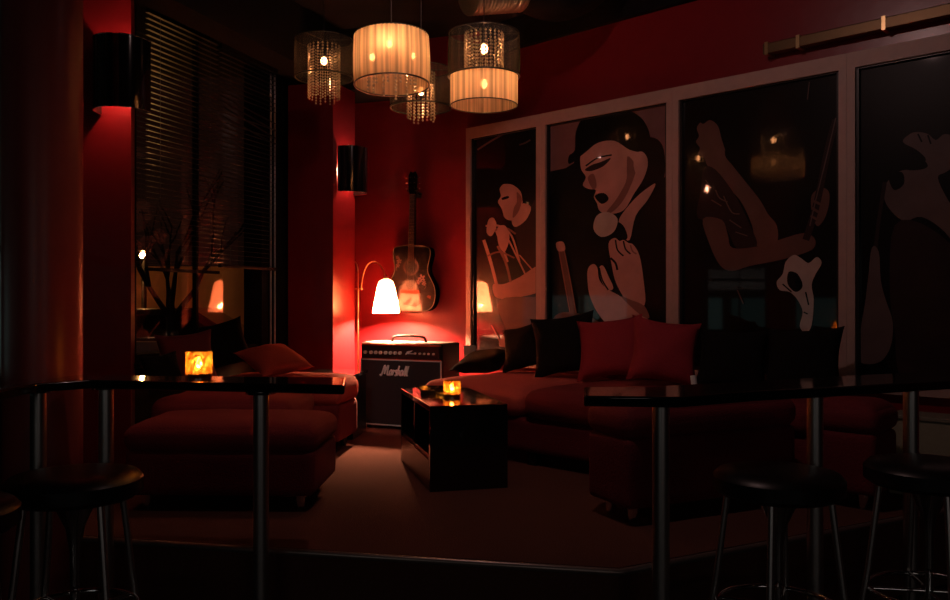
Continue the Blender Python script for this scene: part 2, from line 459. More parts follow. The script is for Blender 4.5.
ART[1] = [
 ('p', D_, [(515, 224), (530, 208), (537, 205), (545, 280), (528, 282), (521, 262), (517, 242)]),
 ('p', S_, [(512, 218), (521, 204), (531, 207), (526, 220), (515, 227)]),
 ('p', S_, [(500, 188), (508, 182), (518, 186), (523, 198), (520, 211), (513, 220), (505, 218), (502, 209), (498, 202), (501, 196)]),
 ('p', SD_, [(517, 192), (522, 199), (519, 211), (513, 218), (514, 208), (517, 202)]),
 ('p', K_, [(499, 185), (505, 177), (514, 174), (523, 179), (526, 190), (523, 202), (521, 192), (513, 185), (505, 184)]),
 ('p', K_, [(502, 198), (508, 196), (509, 198), (503, 200)]),
 ('p', S_, [(494, 284), (504, 284), (520, 277), (540, 266), (540, 290), (520, 297), (505, 299), (496, 297), (493, 290)]),
 ('l', S_, 3.2, [(484, 240), (491, 262), (497, 285)]), ('l', S_, 2.2, [(493, 222), (500, 240), (508, 262)]), ('l', PMv and 2, 2.0, [(490, 232), (505, 228), (516, 234)]),
 ('l', S_, 1.8, [(486, 226), (500, 226), (512, 236), (520, 262)]), ('l', SD_, 2.5, [(498, 246), (506, 262), (511, 282)]), ('l', S_, 1.6, [(504, 230), (514, 250), (526, 275)]),
 ('p', S_, [(489, 220), (494, 218), (497, 226), (492, 236), (487, 232)]), ('p', S_, [(498, 228), (506, 226), (510, 238), (505, 252), (499, 244)]),
 ('l', SD_, 1.6, [(488, 256), (500, 252), (515, 258)]), ('l', R_, 3.0, [(508, 299), (511, 318), (506, 340)]), ('l', S_, 1.3, [(520, 255), (533, 270)]),
 ('l', G_, 1.8, [(478, 150), (492, 141), (508, 132)]), ('l', G_, 1.6, [(520, 145), (526, 143), (531, 140)]),
 ('l', S_, 1.6, [(511, 316), (507, 330), (503, 345)]), ('l', S_, 1.4, [(492, 325), (498, 336), (502, 345)]), ('p', S_, [(503, 335), (512, 332), (518, 338), (512, 346), (500, 346)]),
 ('p', R_, [(500, 300), (535, 297), (545, 300), (545, 350), (520, 350), (505, 325)]),
]
ART[2] = [
 ('p', MV_, [(548, 100), (600, 92), (680, 80), (680, 190), (664, 184), (655, 150), (640, 118), (600, 112), (578, 132), (574, 163), (566, 168), (548, 172)], 0),
 ('p', K_, [(640, 200), (652, 186), (664, 178), (682, 174), (682, 345), (655, 330), (644, 300), (640, 265), (632, 240), (634, 216)]),
 ('p', K_, [(640, 142), (655, 138), (664, 150), (664, 178), (650, 190), (640, 178)]),
 ('p', S_, [(582, 152), (598, 142), (614, 140), (628, 148), (642, 152), (648, 162), (644, 178), (634, 194), (624, 210), (610, 214), (600, 211), (597, 203), (594, 197), (596, 190), (589, 189), (583, 185), (586, 177), (581, 168)]),
 ('p', SD_, [(628, 156), (636, 166), (634, 178), (625, 198), (614, 211), (606, 213), (616, 200), (626, 182), (627, 168)]),
 ('p', K_, [(570, 164), (569, 156), (575, 150), (576, 132), (584, 117), (600, 109), (620, 108), (638, 115), (648, 128), (651, 145), (645, 152), (630, 150), (615, 141), (598, 143), (585, 153)]),
 ('p', D_, [(585, 170), (592, 165), (601, 162), (611, 158), (604, 166), (592, 171)]), ('l', K_, 1.6, [(586, 166), (598, 158), (612, 155)]), ('p', K_, [(595, 196), (604, 193), (609, 199), (602, 204)]), ('p', SD_, [(588, 178), (594, 174), (597, 186), (593, 189)]),
 ('p', S_, [(636, 154), (643, 152), (648, 160), (645, 172), (638, 176), (634, 166)]),
 ('p', S_, [(624, 212), (636, 198), (648, 188), (656, 184), (648, 200), (636, 216), (630, 240), (622, 234), (619, 222)]),
 ('p', K_, [(608, 232), (616, 222), (624, 226), (628, 238), (620, 240)]),
 ('p', W_, [(597, 216), (608, 212), (618, 219), (614, 232), (602, 237), (594, 229)]),
 ('p', S_, [(609, 244), (615, 238), (620, 241), (624, 240), (629, 243), (634, 245), (640, 256), (644, 280), (645, 305), (630, 304), (617, 284), (612, 264)]),
 ('l', K_, 1.6, [(616, 240), (618, 250), (624, 256)]), ('l', K_, 1.6, [(624, 241), (626, 249), (631, 254)]), ('l', SD_, 1.5, [(631, 245), (633, 251), (637, 254)]),
 ('l', K_, 2.2, [(611, 258), (616, 263), (618, 270)]),
 ('p', S_, [(588, 278), (589, 268), (594, 264), (598, 268), (600, 280), (608, 289), (622, 297), (640, 312), (664, 330), (690, 338), (690, 354), (645, 350), (622, 338), (602, 318), (591, 298)]),
 ('p', S_, [(600, 268), (604, 266), (609, 276), (614, 288), (608, 290), (602, 280)]), ('l', K_, 1.5, [(600, 268), (603, 280), (609, 290)]),
 ('p', SD_, [(622, 297), (632, 300), (645, 306), (650, 318), (640, 314)]),
 ('l', R_, 5, [(561, 246), (566, 270), (572, 300), (578, 335)]), ('l', SD_, 1.2, [(559, 247), (564, 275), (574, 330)]), ('l', SD_, 1.2, [(564, 246), (570, 275), (580, 330)]), ('p', S_, [(557, 243), (564, 242), (566, 250), (559, 251)]),
 ('p', R_, [(553, 320), (570, 312), (600, 322), (620, 350), (553, 352)]),
]
ART[3] = [
 ('p', PMv and R_, [(696, 142), (699, 136), (697, 128), (702, 121), (712, 118), (722, 124), (727, 140), (725, 155), (733, 166), (745, 181), (760, 200), (768, 214), (777, 226), (776, 244), (757, 246), (752, 225), (740, 200), (722, 182), (716, 170), (708, 166), (704, 158), (698, 155), (700, 148)]),
 ('p', D_, [(704, 168), (716, 170), (735, 195), (750, 225), (757, 246), (738, 250), (722, 222), (698, 218), (701, 190)]),
 ('p', K_, [(698, 118), (706, 112), (722, 113), (731, 124), (732, 142), (727, 152), (722, 140), (718, 126), (710, 120), (703, 124)]),
 ('p', R_, [(703, 219), (722, 220), (728, 235), (733, 248), (760, 246), (785, 238), (805, 233), (815, 239), (814, 248), (802, 254), (780, 260), (750, 266), (732, 271), (720, 265), (710, 245)]),
 ('p', R_, [(812, 195), (822, 188), (829, 192), (829, 205), (824, 220), (817, 226), (812, 212)]),
 ('l', D_, 7, [(806, 240), (814, 215), (820, 190), (828, 150), (836, 120)]),
 ('l', G_, 1.2, [(810, 226), (816, 200), (826, 160), (836, 118)]),
 ('l', R_, 2.6, [(812, 200), (824, 206)]), ('l', R_, 2.6, [(812, 208), (822, 214)]), ('l', R_, 2.4, [(811, 216), (820, 221)]),
 ('p', W_, [(786, 262), (794, 255), (801, 258), (809, 263), (817, 257), (822, 263), (816, 274), (812, 285), (814, 300), (812, 325), (806, 333), (800, 326), (803, 312), (798, 300), (790, 292), (780, 290), (777, 282), (783, 274)]),
 ('p', K_, [(789, 272), (798, 274), (803, 286), (796, 292), (788, 284)]), ('l', K_, 1.6, [(806, 292), (809, 305)]), ('l', K_, 1.4, [(804, 312), (808, 314)]), ('l', K_, 1.4, [(783, 284), (792, 292)]),
 ('l', G_, 1.2, [(716, 190), (720, 198), (728, 202)]), ('l', G_, 1.2, [(724, 196), (732, 212), (740, 214)]), ('l', G_, 1.2, [(712, 200), (722, 206)]), ('l', G_, 1.2, [(730, 220), (742, 228)]), ('l', G_, 1.0, [(736, 232), (748, 236)]), ('l', G_, 1.0, [(706, 180), (712, 188)]),
 ('l', S_, 1.4, [(725, 81), (728, 84)]), ('l', G_, 1.0, [(810, 82), (808, 100)]), ('l', R_, 1.2, [(738, 290), (744, 304)]),
]
ART[4] = [
 ('p', G_, [(903, 142), (910, 134), (918, 132), (928, 134), (936, 140), (945, 134), (958, 140), (962, 160), (946, 172), (938, 178), (948, 200), (968, 232), (968, 262), (945, 232), (922, 217), (905, 221), (892, 212), (884, 198), (886, 184), (898, 172), (915, 168), (926, 160), (917, 150)]),
 ('p', K_, [(908, 150), (920, 156), (928, 166), (918, 170), (904, 168)]), ('p', K_, [(889, 176), (902, 172), (904, 184), (894, 190)]),
 ('l', K_, 1.8, [(918, 134), (922, 142)]), ('l', K_, 1.8, [(928, 135), (931, 144)]),
 ('l', D_, 4, [(885, 182), (879, 220), (874, 262), (866, 310)]),
 ('p', G_, [(872, 248), (879, 252), (881, 280), (886, 300), (893, 322), (891, 346), (880, 362), (860, 362), (856, 340), (864, 310), (868, 280)]),
 ('p', PMv and D_, [(895, 225), (930, 228), (965, 270), (975, 380), (905, 380), (895, 330), (890, 290)]),
 ('l', K_, 3, [(868, 268), (864, 300), (859, 330)]),
]
ART[5] = []
PLAB = {1: 'framed stage photo of a man in a dark shirt playing a wind instrument', 2: 'framed close-up photo of a singer in a brimmed hat, hand raised',
        3: 'framed photo of a musician leaning back with a white electric guitar', 4: 'framed photo of a face behind a raised hand and microphone', 5: 'dark framed print at the near end of the red wall'}
for s0, s1, k in spans[:4]:
    h = BAR / 2
    a, c = s0 + (.0 if k == 1 else h), s1 - h
    t = thing('framed_poster', PLAB[k], 'poster', rw((s0 + s1) / 2, FBOT, .02), 0, 'framed music photographs on the red wall')
    o = t.location
    fr = MB()
    def bar(u0, u1, z0, z1, o0=.003, o1=.05):
        fr.prism([(rw(u0, 0, o0) - o).xy[:], (rw(u1, 0, o0) - o).xy[:], (rw(u1, 0, o1) - o).xy[:], (rw(u0, 0, o1) - o).xy[:]], z0 - o.z, z1 - o.z)
    la = s0 if k > 1 else s0 - .02
    e = .0005
    bar(la + e, a + (.03 if k == 1 else 0), FBOT, FTOP - .085); bar(c, s1 - e, FBOT, FTOP - .085)
    bar(la + e, s1 - e, FTOP - .085, FTOP); bar(la + e, s1 - e, FBOT - .06, FBOT)
    fr.build('frame', frame_paint, t)
    iw = MB()   # thin dark inner rebate
    a2 = a + (.03 if k == 1 else 0)
    def bar2(u0, u1, z0, z1):
        iw.prism([(rw(u0, 0, .004) - o).xy[:], (rw(u1, 0, .004) - o).xy[:], (rw(u1, 0, .034) - o).xy[:], (rw(u0, 0, .034) - o).xy[:]], z0 - o.z, z1 - o.z)
    bar2(a2, a2 + .016, FBOT, FTOP - .085); bar2(c - .016, c, FBOT, FTOP - .085); bar2(a2, c, FBOT - .001, FBOT + .006); bar2(a2, c, FTOP - .093, FTOP - .084)
    iw.build('rebate', black_satin, t)
    pr = MB()
    x0, x1, z0, z1 = a2 + .016, c - .016, FBOT, FTOP - .085
    def face(poly2, off, mi):
        pts = [rw(p[0], p[1], off) - o for p in poly2]
        pr.add(pts, [list(range(len(pts)))], mi)
    face([(x0, z0), (x1, z0), (x1, z1), (x0, z1)], .012, 0)
    off = .0128
    for art in ART[k]:
        if art[0] == 'p':
            pts = art[2]
            pts = spline([Vector(p) for p in pts], 4) if len(art) < 4 else [Vector(p) for p in pts]
        else:
            ln = spline([Vector(p) for p in art[3]], 4, False); hw = art[2] / 2
            L_, R2 = [], []
            for i, p in enumerate(ln):
                d = ln[min(i + 1, len(ln) - 1)] - ln[max(i - 1, 0)]; d = d.normalized() if d.length else Vector((1, 0))
                nn = Vector((-d.y, d.x)) * hw
                L_.append(p + nn); R2.append(p - nn)
            pts = L_ + R2[::-1]
        q = []
        for p in pts:
            wv = rwp(p[0], p[1], .012); q.append(((wv - RP).dot(RD), wv.z))
        q = clip_poly(q, x0 + .001, x1 - .001, z0, z1)
        if len(q) >= 3:
            face(q, off, art[1]); off += .00035
    pro = pr.build('print', PM, t)
    bm = bmesh.new(); bm.from_mesh(pro.data); bmesh.ops.triangulate(bm, faces=bm.faces, ngon_method='EAR_CLIP'); 
    for f_ in bm.faces:
        if f_.normal.dot(RN) < 0: f_.normal_flip()
    bm.to_mesh(pro.data); bm.free()

# picture light batten above the posters
t = thing('picture_light', 'long brass batten light mounted above the framed posters', 'light', rw(1.70, 2.735, .0))
o = t.location
m = MB()
m.prism([(rw(1.70, 0, .03) - o).xy[:], (rw(3.6, 0, .03) - o).xy[:], (rw(3.6, 0, .085) - o).xy[:], (rw(1.70, 0, .085) - o).xy[:]], 0, .062)
m.build('housing', mat('aged_brass', (.14, .085, .04), .4, metal=.7), t, bev=.006)
for s_ in (1.715, 1.90, 2.36, 3.0):
    k_ = MB(); k_.prism([(rw(s_, 0, .001) - o).xy[:], (rw(s_ + .02, 0, .001) - o).xy[:], (rw(s_ + .02, 0, .09) - o).xy[:], (rw(s_, 0, .09) - o).xy[:]], -.006, .068)
    k_.build('bracket', brass, t)

# ------------------------------------------------------------------ ceiling ducts
foil = mat('duct_foil', (.85, .78, .70), .3, metal=1, noise=.1)
m = MB(); pts = []; rs = []
p0 = px(468, -9, 4.7); p1 = px(520, -12, 4.85)
for i in range(60):
    f_ = i / 59; pts.append(p0.lerp(p1, f_)); rs.append(.125 + (.009 if i % 4 < 2 else 0))
m.tube(pts, rs, 28)
dt = m.build('foil_duct', foil, smooth=25); tag(dt, 'short ribbed foil duct under the black ceiling above the two-tier pendant', 'duct')
m = MB(); pts = spline([px(530, -22, 5.15), px(556, -12, 5.2), px(585, -25, 5.3), px(600, -60, 5.35)], 8, False)
m.tube(pts, .20, 28)
tag(m.build('ventilation_duct', black_paint, smooth=40), 'dark bulging ventilation duct under the ceiling near the red wall', 'duct')

# ------------------------------------------------------------------ pendants
def ring(b, r, z, th=.004, n=48, mi=0):
    b.tube([(r * math.cos(2 * PI * i / n), r * math.sin(2 * PI * i / n), z) for i in range(n)], th, 6, closed=True, mi=mi)
def pendant(pxc, ytop, ybot, width, Y, label, kind, crys=(None), tilt=0, spin=0):
    c = px(pxc, ybot, Y); H = (ybot - ytop) / F * Y; R = width / 2 / F * Y
    # ellipse of the rim adds to the drop seen; keep the centre of the bottom rim at c
    t = thing('pendant_lamp', label, 'pendant lamp', c, spin, 'drum pendants over the lounge')
    t.rotation_euler = (tilt, 0, spin)
    sm = cream_shade if kind == 'cream' else sheer_shade
    s_ = MB(); n = 120
    prof = [(R * .98, 0), (R * 1.0, H * .25), (R, H * .6), (R * .975, H)]
    # pleats
    vs = []; fs = []
    for i in range(n):
        q = 2 * PI * i / n; dr = .0022 * (1 if i % 2 else -1)
        for r, z in prof: vs.append(((r + dr) * math.cos(q), (r + dr) * math.sin(q), z))
    for i in range(n):
        j = (i + 1) % n
        for k in range(3): fs.append((i * 4 + k, j * 4 + k, j * 4 + k + 1, i * 4 + k + 1))
    s_.add(vs, fs); s_.build('shade', sm, t, smooth=60)
    r_ = MB(); ring(r_, R * .985, 0.0, .0042); r_.build('bottom_rim', black_satin, t, smooth=60)
    r_ = MB(); ring(r_, R * .975, H, .003)
    for i in range(3):
        q = 2 * PI * i / 3; r_.tube([(0, 0, H), (R * .975 * math.cos(q), R * .975 * math.sin(q), H)], .0025, 5)
    r_.build('top_rim', black_satin, t, smooth=60)
    if kind == 'tier':
        h2 = .145; R2 = R * .93
        s2 = MB(); vs = []; fs = []
        for i in range(n):
            q = 2 * PI * i / n; dr = .0018 * (1 if i % 2 else -1)
            for r, z in ((R2, -h2), (R2, .004)): vs.append(((r + dr) * math.cos(q), (r + dr) * math.sin(q), z))
        for i in range(n):
            j = (i + 1) % n; fs.append((i * 2, j * 2, j * 2 + 1, i * 2 + 1))
        s2.add(vs, fs); lo = s2.build('lower_shade', cream_shade, t, smooth=60); lo['label'] = 'cream lit lower tier'
        r_ = MB(); ring(r_, R2, -h2, .003); r_.build('lower_rim', black_satin, t, smooth=60)
    cd = MB(); cd.tube([(0, 0, H * .55), (0, 0, CEIL - c.z)], .003, 6); cd.build('cord', black_satin, t, smooth=60)
    ro = MB(); ro.lathe([(.0001, CEIL - c.z - .03), (.05, CEIL - c.z - .03), (.055, CEIL - c.z - .001), (.0001, CEIL - c.z - .001)], 20); ro.build('ceiling_rose', black_satin, t, smooth=40)
    ztb, zbb, Rc, ns, bz = crys
    zt_, zb_ = (ybot - ztb) / F * Y, (ybot - zbb) / F * Y; Rc = Rc / F * Y
    bu = MB(); bz_ = (ybot - bz) / F * Y
    for i in range(3 if kind == 'cream' else 1):
        q = 2 * PI * i / 3 - PI / 2 - .3; rr = .115 if kind == 'cream' else 0  # cream drum: added bulbs near the cloth imitate its hot zone
        bu = MB(); bu.ball((rr * math.cos(q), rr * math.sin(q), bz_), .014 if kind == 'cream' else .019, 12, 8, sz=1.3); bu.build('bulb', bulb_glow, t, smooth=60)
    if kind == 'tier':
        bu = MB(); bu.ball((0, 0, -.035), .018, 12, 8, sz=1.3); bu.build('bulb', bulb_glow, t, smooth=60)
    so = MB(); so.lathe([(.0001, bz_ + .07), (.014, bz_ + .07), (.016, bz_ + .026), (.0001, bz_ + .026)], 14); so.build('bulb_holder', black_satin, t, smooth=40)
    cr = MB(); ring(cr, Rc, zt_, .002, 24); cr.build('crystal_ring', chrome, t, smooth=60)
    nb = max(4, int((zt_ - zb_) / .0175))
    for i in range(ns):
        q = 2 * PI * (i + .3) / ns; x, y = Rc * math.cos(q), Rc * math.sin(q)
        st = MB(); ext = random.choice((0, 0, 0, 1))
        for k in range(nb + ext):
            st.ball((x, y, zt_ - .012 - k * .0175), .0062, 6, 4)
        st.tube([(x, y, zt_), (x, y, zt_ - (nb + ext) * .0175)], .0008, 3)
        st.build('crystal_strand', crystal, t, smooth=None)
    return t
pendant(392, 36, 85, 76, 4.0, 'lit cream pleated drum pendant, the largest and brightest shade', 'cream', (38, 90, 24, 12, 52), tilt=math.radians(-3), spin=.3)
pendant(484, 34, 77, 72, 4.25, 'two-tier pendant with sheer black drum over a lit cream drum', 'tier', (33, 82, 19, 24, 49))
pendant(324, 40, 78, 58, 5.2, 'sheer black drum pendant with crystal strands, leftmost, nearest the windows', 'sheer', (45, 99, 15.5, 20, 61))
pendant(421, 70, 108, 62, 4.75, 'sheer black drum pendant hanging low behind the bright cream one', 'sheer', (72, 121, 13.5, 18, 91))

# ------------------------------------------------------------------ wall sconces
def sconce(origin, out, width, height, label, depth):
    """origin: wall point at mid height; out: outward direction"""
    ang = math.atan2(out[1], out[0]) + PI / 2     # local -y = outward
    t = thing('wall_sconce', label, 'wall light', origin, ang, 'black glossy wall lights on the columns')
    n = 24; R = width / 2; H = height / 2
    s_ = MB(); vs = []; fs = []
    def P(q, r): return (r * R * math.cos(q), -r * depth * abs(math.sin(q)) ** .8 - .004)
    for i in range(n + 1):
        q = PI * i / n
        for r in (1, .96):
            x, y = P(q, r)
            vs += [(x, y, -H), (x, y, H)]
    for i in range(n):
        a, c = i * 4, (i + 1) * 4
        fs += [(a, c, c + 1, a + 1), (a + 2, a + 3, c + 3, c + 2), (a, a + 2, c + 2, c), (a + 1, c + 1, c + 3, a + 3)]
    s_.add(vs, fs); s_.build('shade', black_gloss, t, smooth=50)
    for z in (-H, H):
        e = MB(); e.tube([(P(PI * i / n, 1.0)[0], P(PI * i / n, 1.0)[1], z) for i in range(n + 1)], .003, 6); e.build('rim', chrome, t, smooth=60)
    pl_ = MB(); pl_.box(-.05, .05, -.02, -.001, -.06, .06); pl_.build('back_plate', black_satin, t)
    ar = MB(); ar.tube([(0, -.02, 0), (0, -depth * .96, 0)], .006, 8); ar.build('arm', chrome, t, smooth=60)
    bu = MB(); bu.ball((0, -depth * .45, .0), .018, 12, 8, sz=1.5); bu.build('bulb', sconce_glow, t, smooth=60)
    return t
a1, a2 = px(82, 0, 4.30), px(131, 0, 4.26)
nrm = Vector(((a2 - a1).y, -(a2 - a1).x, 0)).normalized()
if nrm.y > 0: nrm = -nrm
mid = a1.lerp(a2, .90); mid.z = EYE + 227 / F * 4.16
sconce(mid, nrm, .275, .355, 'large glossy black wall light glowing red on the column by the blinds', .17)
q = c0 + WD * .20; q.z = EYE + 130 / F * 6.44
sconce(q, BD, .27, .345, 'small glossy black wall light beside the guitar, above the floor lamp', .17)

# ------------------------------------------------------------------ guitar on the red wall
def build_guitar():
    base = bwp(413, 311, .06)
    ang = math.atan2(BD.y, BD.x)
    t = thing('acoustic_guitar', 'black acoustic guitar with floral inlays hanging on the red wall', 'guitar', base, ang)
    t.rotation_euler = (0, math.radians(1.2), ang)
    k = 1.13 / 1.04
    half = [(0, 0), (.12, .004), (.175, .04), (.195, .11), (.188, .18), (.158, .24), (.135, .285), (.132, .33), (.145, .385), (.150, .43), (.135, .468), (.07, .483), (0, .485)]
    pts = spline([Vector((x, z)) for x, z in half], 5, False)
    out = [(p.x * k, p.y * k) for p in pts] + [(-p.x * k, p.y * k) for p in pts[::-1][1:-1]]
    def flat(b, poly, y0, y1, mi=0):
        n = len(poly)
        b.add([(p[0], y0, p[1]) for p in poly] + [(p[0], y1, p[1]) for p in poly],
              [list(range(n)), list(range(n, 2 * n))[::-1]] + [(i, (i + 1) % n, n + (i + 1) % n, n + i) for i in range(n)], mi)
    b = MB(); flat(b, out, -.055, .045); b.build('body', guitar_black, t, smooth=40)
    b = MB(); b.tube([(p[0] * 1.0, -.055, p[1]) for p in out], .0042, 6, closed=True); b.build('binding', ivory, t, smooth=60)
    sh = (0, .325 * k)
    circ = lambda r, n=32: [(sh[0] + r * math.cos(2 * PI * i / n), sh[1] + r * math.sin(2 * PI * i / n)) for i in range(n)]
    b = MB(); flat(b, circ(.068), -.0575, -.054); b.build('rosette', mat('rosette_grey', (.03, .02, .02), .6, spec=.05), t)
    b = MB(); flat(b, circ(.051), -.0585, -.0574); b.build('sound_hole', black_paint, t)
    b = MB(); flat(b, [(-.085, .135 * k), (-.08, .158 * k), (-.03, .155 * k), (.03, .155 * k), (.08, .158 * k), (.085, .135 * k), (.03, .128 * k), (-.03, .128 * k)], -.064, -.0545); b.build('bridge', wood_red, t, smooth=40)
    b = MB(); flat(b, [(.03, .30), (.075, .325), (.118, .28), (.145, .20), (.10, .175), (.05, .22)], -.0563, -.0545); b.build('pickguard', guitar_black, t)
    random.seed(3)
    for cx, cz, sc in ((.095, .265, .030), (.065, .235, .022), (.115, .225, .020), (-.105, .40, .022), (-.115, .365, .018), (-.12, .43, .015), (-.02, .075, .022), (.04, .055, .024), (.08, .08, .016), (.0, .10, .012), (-.05, .06, .015)):
        b = MB()
        for i in range(5):
            q = 2 * PI * i / 5 + cx * 20
            px_, pz_ = cx + sc * .6 * math.cos(q), cz + sc * .6 * math.sin(q)
            flat(b, [(px_ + sc * .36 * math.cos(q + u) * (1.2 if abs(math.cos(u)) > .5 else .6), pz_ + sc * .36 * math.sin(q + u) * (1.2 if abs(math.cos(u)) > .5 else .6)) for u in [2 * PI * j / 8 for j in range(8)]], -.0572, -.0566)
        b.build('flower_inlay', flower, t)
    for pts_ in ([(.115, .225), (.13, .20), (.12, .18)], [(-.115, .365), (-.13, .34), (-.12, .32)], [(-.05, .06), (-.02, .05), (.04, .04), (.09, .07)], [(.065, .235), (.06, .21), (.08, .19)]):
        ln = spline([Vector((x, -.0570, z)) for x, z in pts_], 4, False); b = MB(); b.tube(ln, .0016, 4); b.build('vine_inlay', flower, t)
    b = MB(); flat(b, [(.14, .115), (.172, .10), (.175, .125), (.15, .13)], -.0572, -.0566); fo = b.build('inlay_leaf', wood_red, t)
    b = MB(); flat(b, [(-.023, .44 * k), (.023, .44 * k), (.021, .86 * k), (-.021, .86 * k)], -.050, -.022); b.build('neck', wood_dark, t, smooth=30)
    b = MB(); flat(b, [(-.0275, .375 * k), (.0275, .375 * k), (.0215, .86 * k), (-.0215, .86 * k)], -.063, -.0595); fb = b.build('fretboard', wood_dark, t)
    b = MB()
    L = .645 * k; z0 = .86 * k
    for i in range(1, 21):
        z = z0 - L * (1 - 2 ** (-i / 12)); b.box(-.023, .023, -.0645, -.063, z - .0012, z + .0012)
    b.build('fret_wire', chrome, fb)
    b = MB(); b.box(-.024, .024, -.0655, -.057, z0 - .003, z0 + .004); b.build('nut', ivory, t)
    b = MB(); flat(b, [(-.024, .86 * k), (.024, .86 * k), (.036, .90 * k), (.038, 1.0 * k), (.020, 1.03 * k), (0, 1.02 * k), (-.020, 1.03 * k), (-.038, 1.0 * k), (-.036, .90 * k)], -.058, -.040)
    hs = b.build('headstock', guitar_black, t)
    for i in range(3):
        for sg in (-1, 1):
            b = MB(); z = (.905 + i * .04) * k
            b.tube([(sg * .034, -.049, z), (sg * .052, -.049, z)], .0035, 6); b.ball((sg * .056, -.049, z), .009, 8, 6, sz=.8)
            b.tube([(sg * .018, -.066, z), (sg * .018, -.057, z)], .004, 8); b.build('tuning_peg', chrome, hs, smooth=50)
    for i in range(6):
        f_ = (i - 2.5) / 2.5
        b = MB(); b.tube([(f_ * .026, -.0665, .145 * k), (f_ * .018, -.0675, z0)], .0007, 4); b.build('string', steel, t)
    b = MB(); b.box(-.03, .03, -.038, .058, .845 * k, .865 * k); b.tube([(-.032, .05, .875 * k), (-.036, -.075, .885 * k)], .006, 8); b.tube([(.032, .05, .875 * k), (.036, -.075, .885 * k)], .006, 8); b.tube([(-.034, .053, .875 * k), (.034, .053, .875 * k)], .008, 8)
    b.build('wall_hanger', black_satin, t, smooth=40)
build_guitar()

# ------------------------------------------------------------------ guitar amplifier
AMP = Vector((-.86, 6.28, PLAT)); aang = math.atan2(-.28, .62)
def build_amp():
    W, H, D = .685, .635, .30
    t = thing('guitar_amplifier', 'black combo guitar amplifier with white script logo against the red wall', 'amplifier', AMP, aang)
    b = MB(); b.box(0, W, .012, D, .02, H); b.build('cabinet', tolex, t, bev=.012)
    b = MB(); b.box(.014, W - .014, .0, .011, .035, .505); gr = b.build('grille', grille, t)
    b = MB()
    for (x0, x1, z0, z1) in ((.008, W - .008, .505, .512), (.008, W - .008, .026, .034), (.006, .013, .026, .512), (W - .013, W - .006, .026, .512)):
        b.box(x0, x1, -.003, .012, z0, z1)
    b.build('piping', white_pipe, t)
    b = MB(); b.box(.02, W - .02, .002, .0115, .518, H - .02); cp = b.build('control_panel', panel_metal, t)
    b = MB(); b.box(.012, W - .012, -.002, .0115, H - .02, H - .008); b.box(.012, W - .012, -.002, .0115, .5125, .518); b.build('panel_trim', mat('gold_trim', (.5, .12, .06), .3, metal=.7), cp)
    for i, x in enumerate([.05, .10, .14, .18, .225, .265, .305, .345, .47, .51, .545, .58, .62]):
        k_ = MB(); r = .0125 if i < 8 else .0075
        k_.tube([(x, .003, .562), (x, -.014, .562)], r, 14); k_.build('knob', knob_mat, cp, smooth=40)
    b = MB(); b.add([(.385, -.001, .548), (.40, -.001, .575), (.45, -.001, .585), (.435, -.001, .572)], [(0, 1, 2, 3)])
    b.box(.39, .455, -.003, .002, .557, .562); b.build('panel_switch', white_pipe, cp)
    b = MB(); b.tube(spline([(.19, .15, H), (.21, .15, H + .035), (.30, .15, H + .045), (.39, .15, H + .045), (.46, .15, H + .035), (.48, .15, H)], 5, False), .011, 8); b.build('handle', tolex, t, smooth=60)
    b = MB(); b.box(.02, W - .02, .03, D - .02, H - .002, H + .002); b.build('lit_top_sheet', mat('lamplit_top', (.55, .45, .42), .5), t)  # lamplight on the black top, painted as a pale sheet
    for x in (.05, W - .05):
        for y in (.05, D - .05):
            b = MB(); b.lathe([(.0001, 0), (.018, 0), (.02, .022), (.0001, .022)], 12, c=(x, y)); b.build('foot', black_satin, t, smooth=40)
    # script lettering
    lt = MB()
    A = [(1.50, .50), (1.36, .56), (1.18, .40), (1.16, .12), (1.30, .03), (1.46, .25), (1.50, .52), (1.47, .12), (1.60, .06)]
    st = [[(-.18, .12), (-.1, .0), (.05, .05), (.26, .85), (.36, 1.0), (.42, .75), (.44, .15)], [(.44, .15), (.62, .7), (.84, 1.02), (.86, .8), (.84, .2), (.95, .04), (1.08, .10)],
          A, [(1.60, .06), (1.70, .30), (1.74, .58), (1.80, .45), (1.95, .52)], [(2.26, .50), (2.12, .56), (2.04, .44), (2.16, .30), (2.22, .14), (2.10, .02), (1.96, .08)],
          [(2.30, .0), (2.36, .5), (2.46, 1.02)], [(2.34, .25), (2.48, .5), (2.60, .50), (2.60, .2), (2.70, .04)], [(x + 1.58, z) for x, z in A],
          [(3.28, .10), (3.36, .6), (3.48, 1.02), (3.40, .4), (3.40, .06), (3.50, .06)], [(3.58, .10), (3.66, .6), (3.78, 1.02), (3.70, .4), (3.70, .06), (3.86, .10)]]
    sc = .072
    for s_ in st:
        ln = spline([Vector((.185 + (x + .22 * z) * sc * .80, -.004, .395 + z * sc)) for x, z in s_], 5, False)
        lt.tube(ln, .0062, 6)
    lt.build('lettering', logo_white, gr, smooth=60)
build_amp()

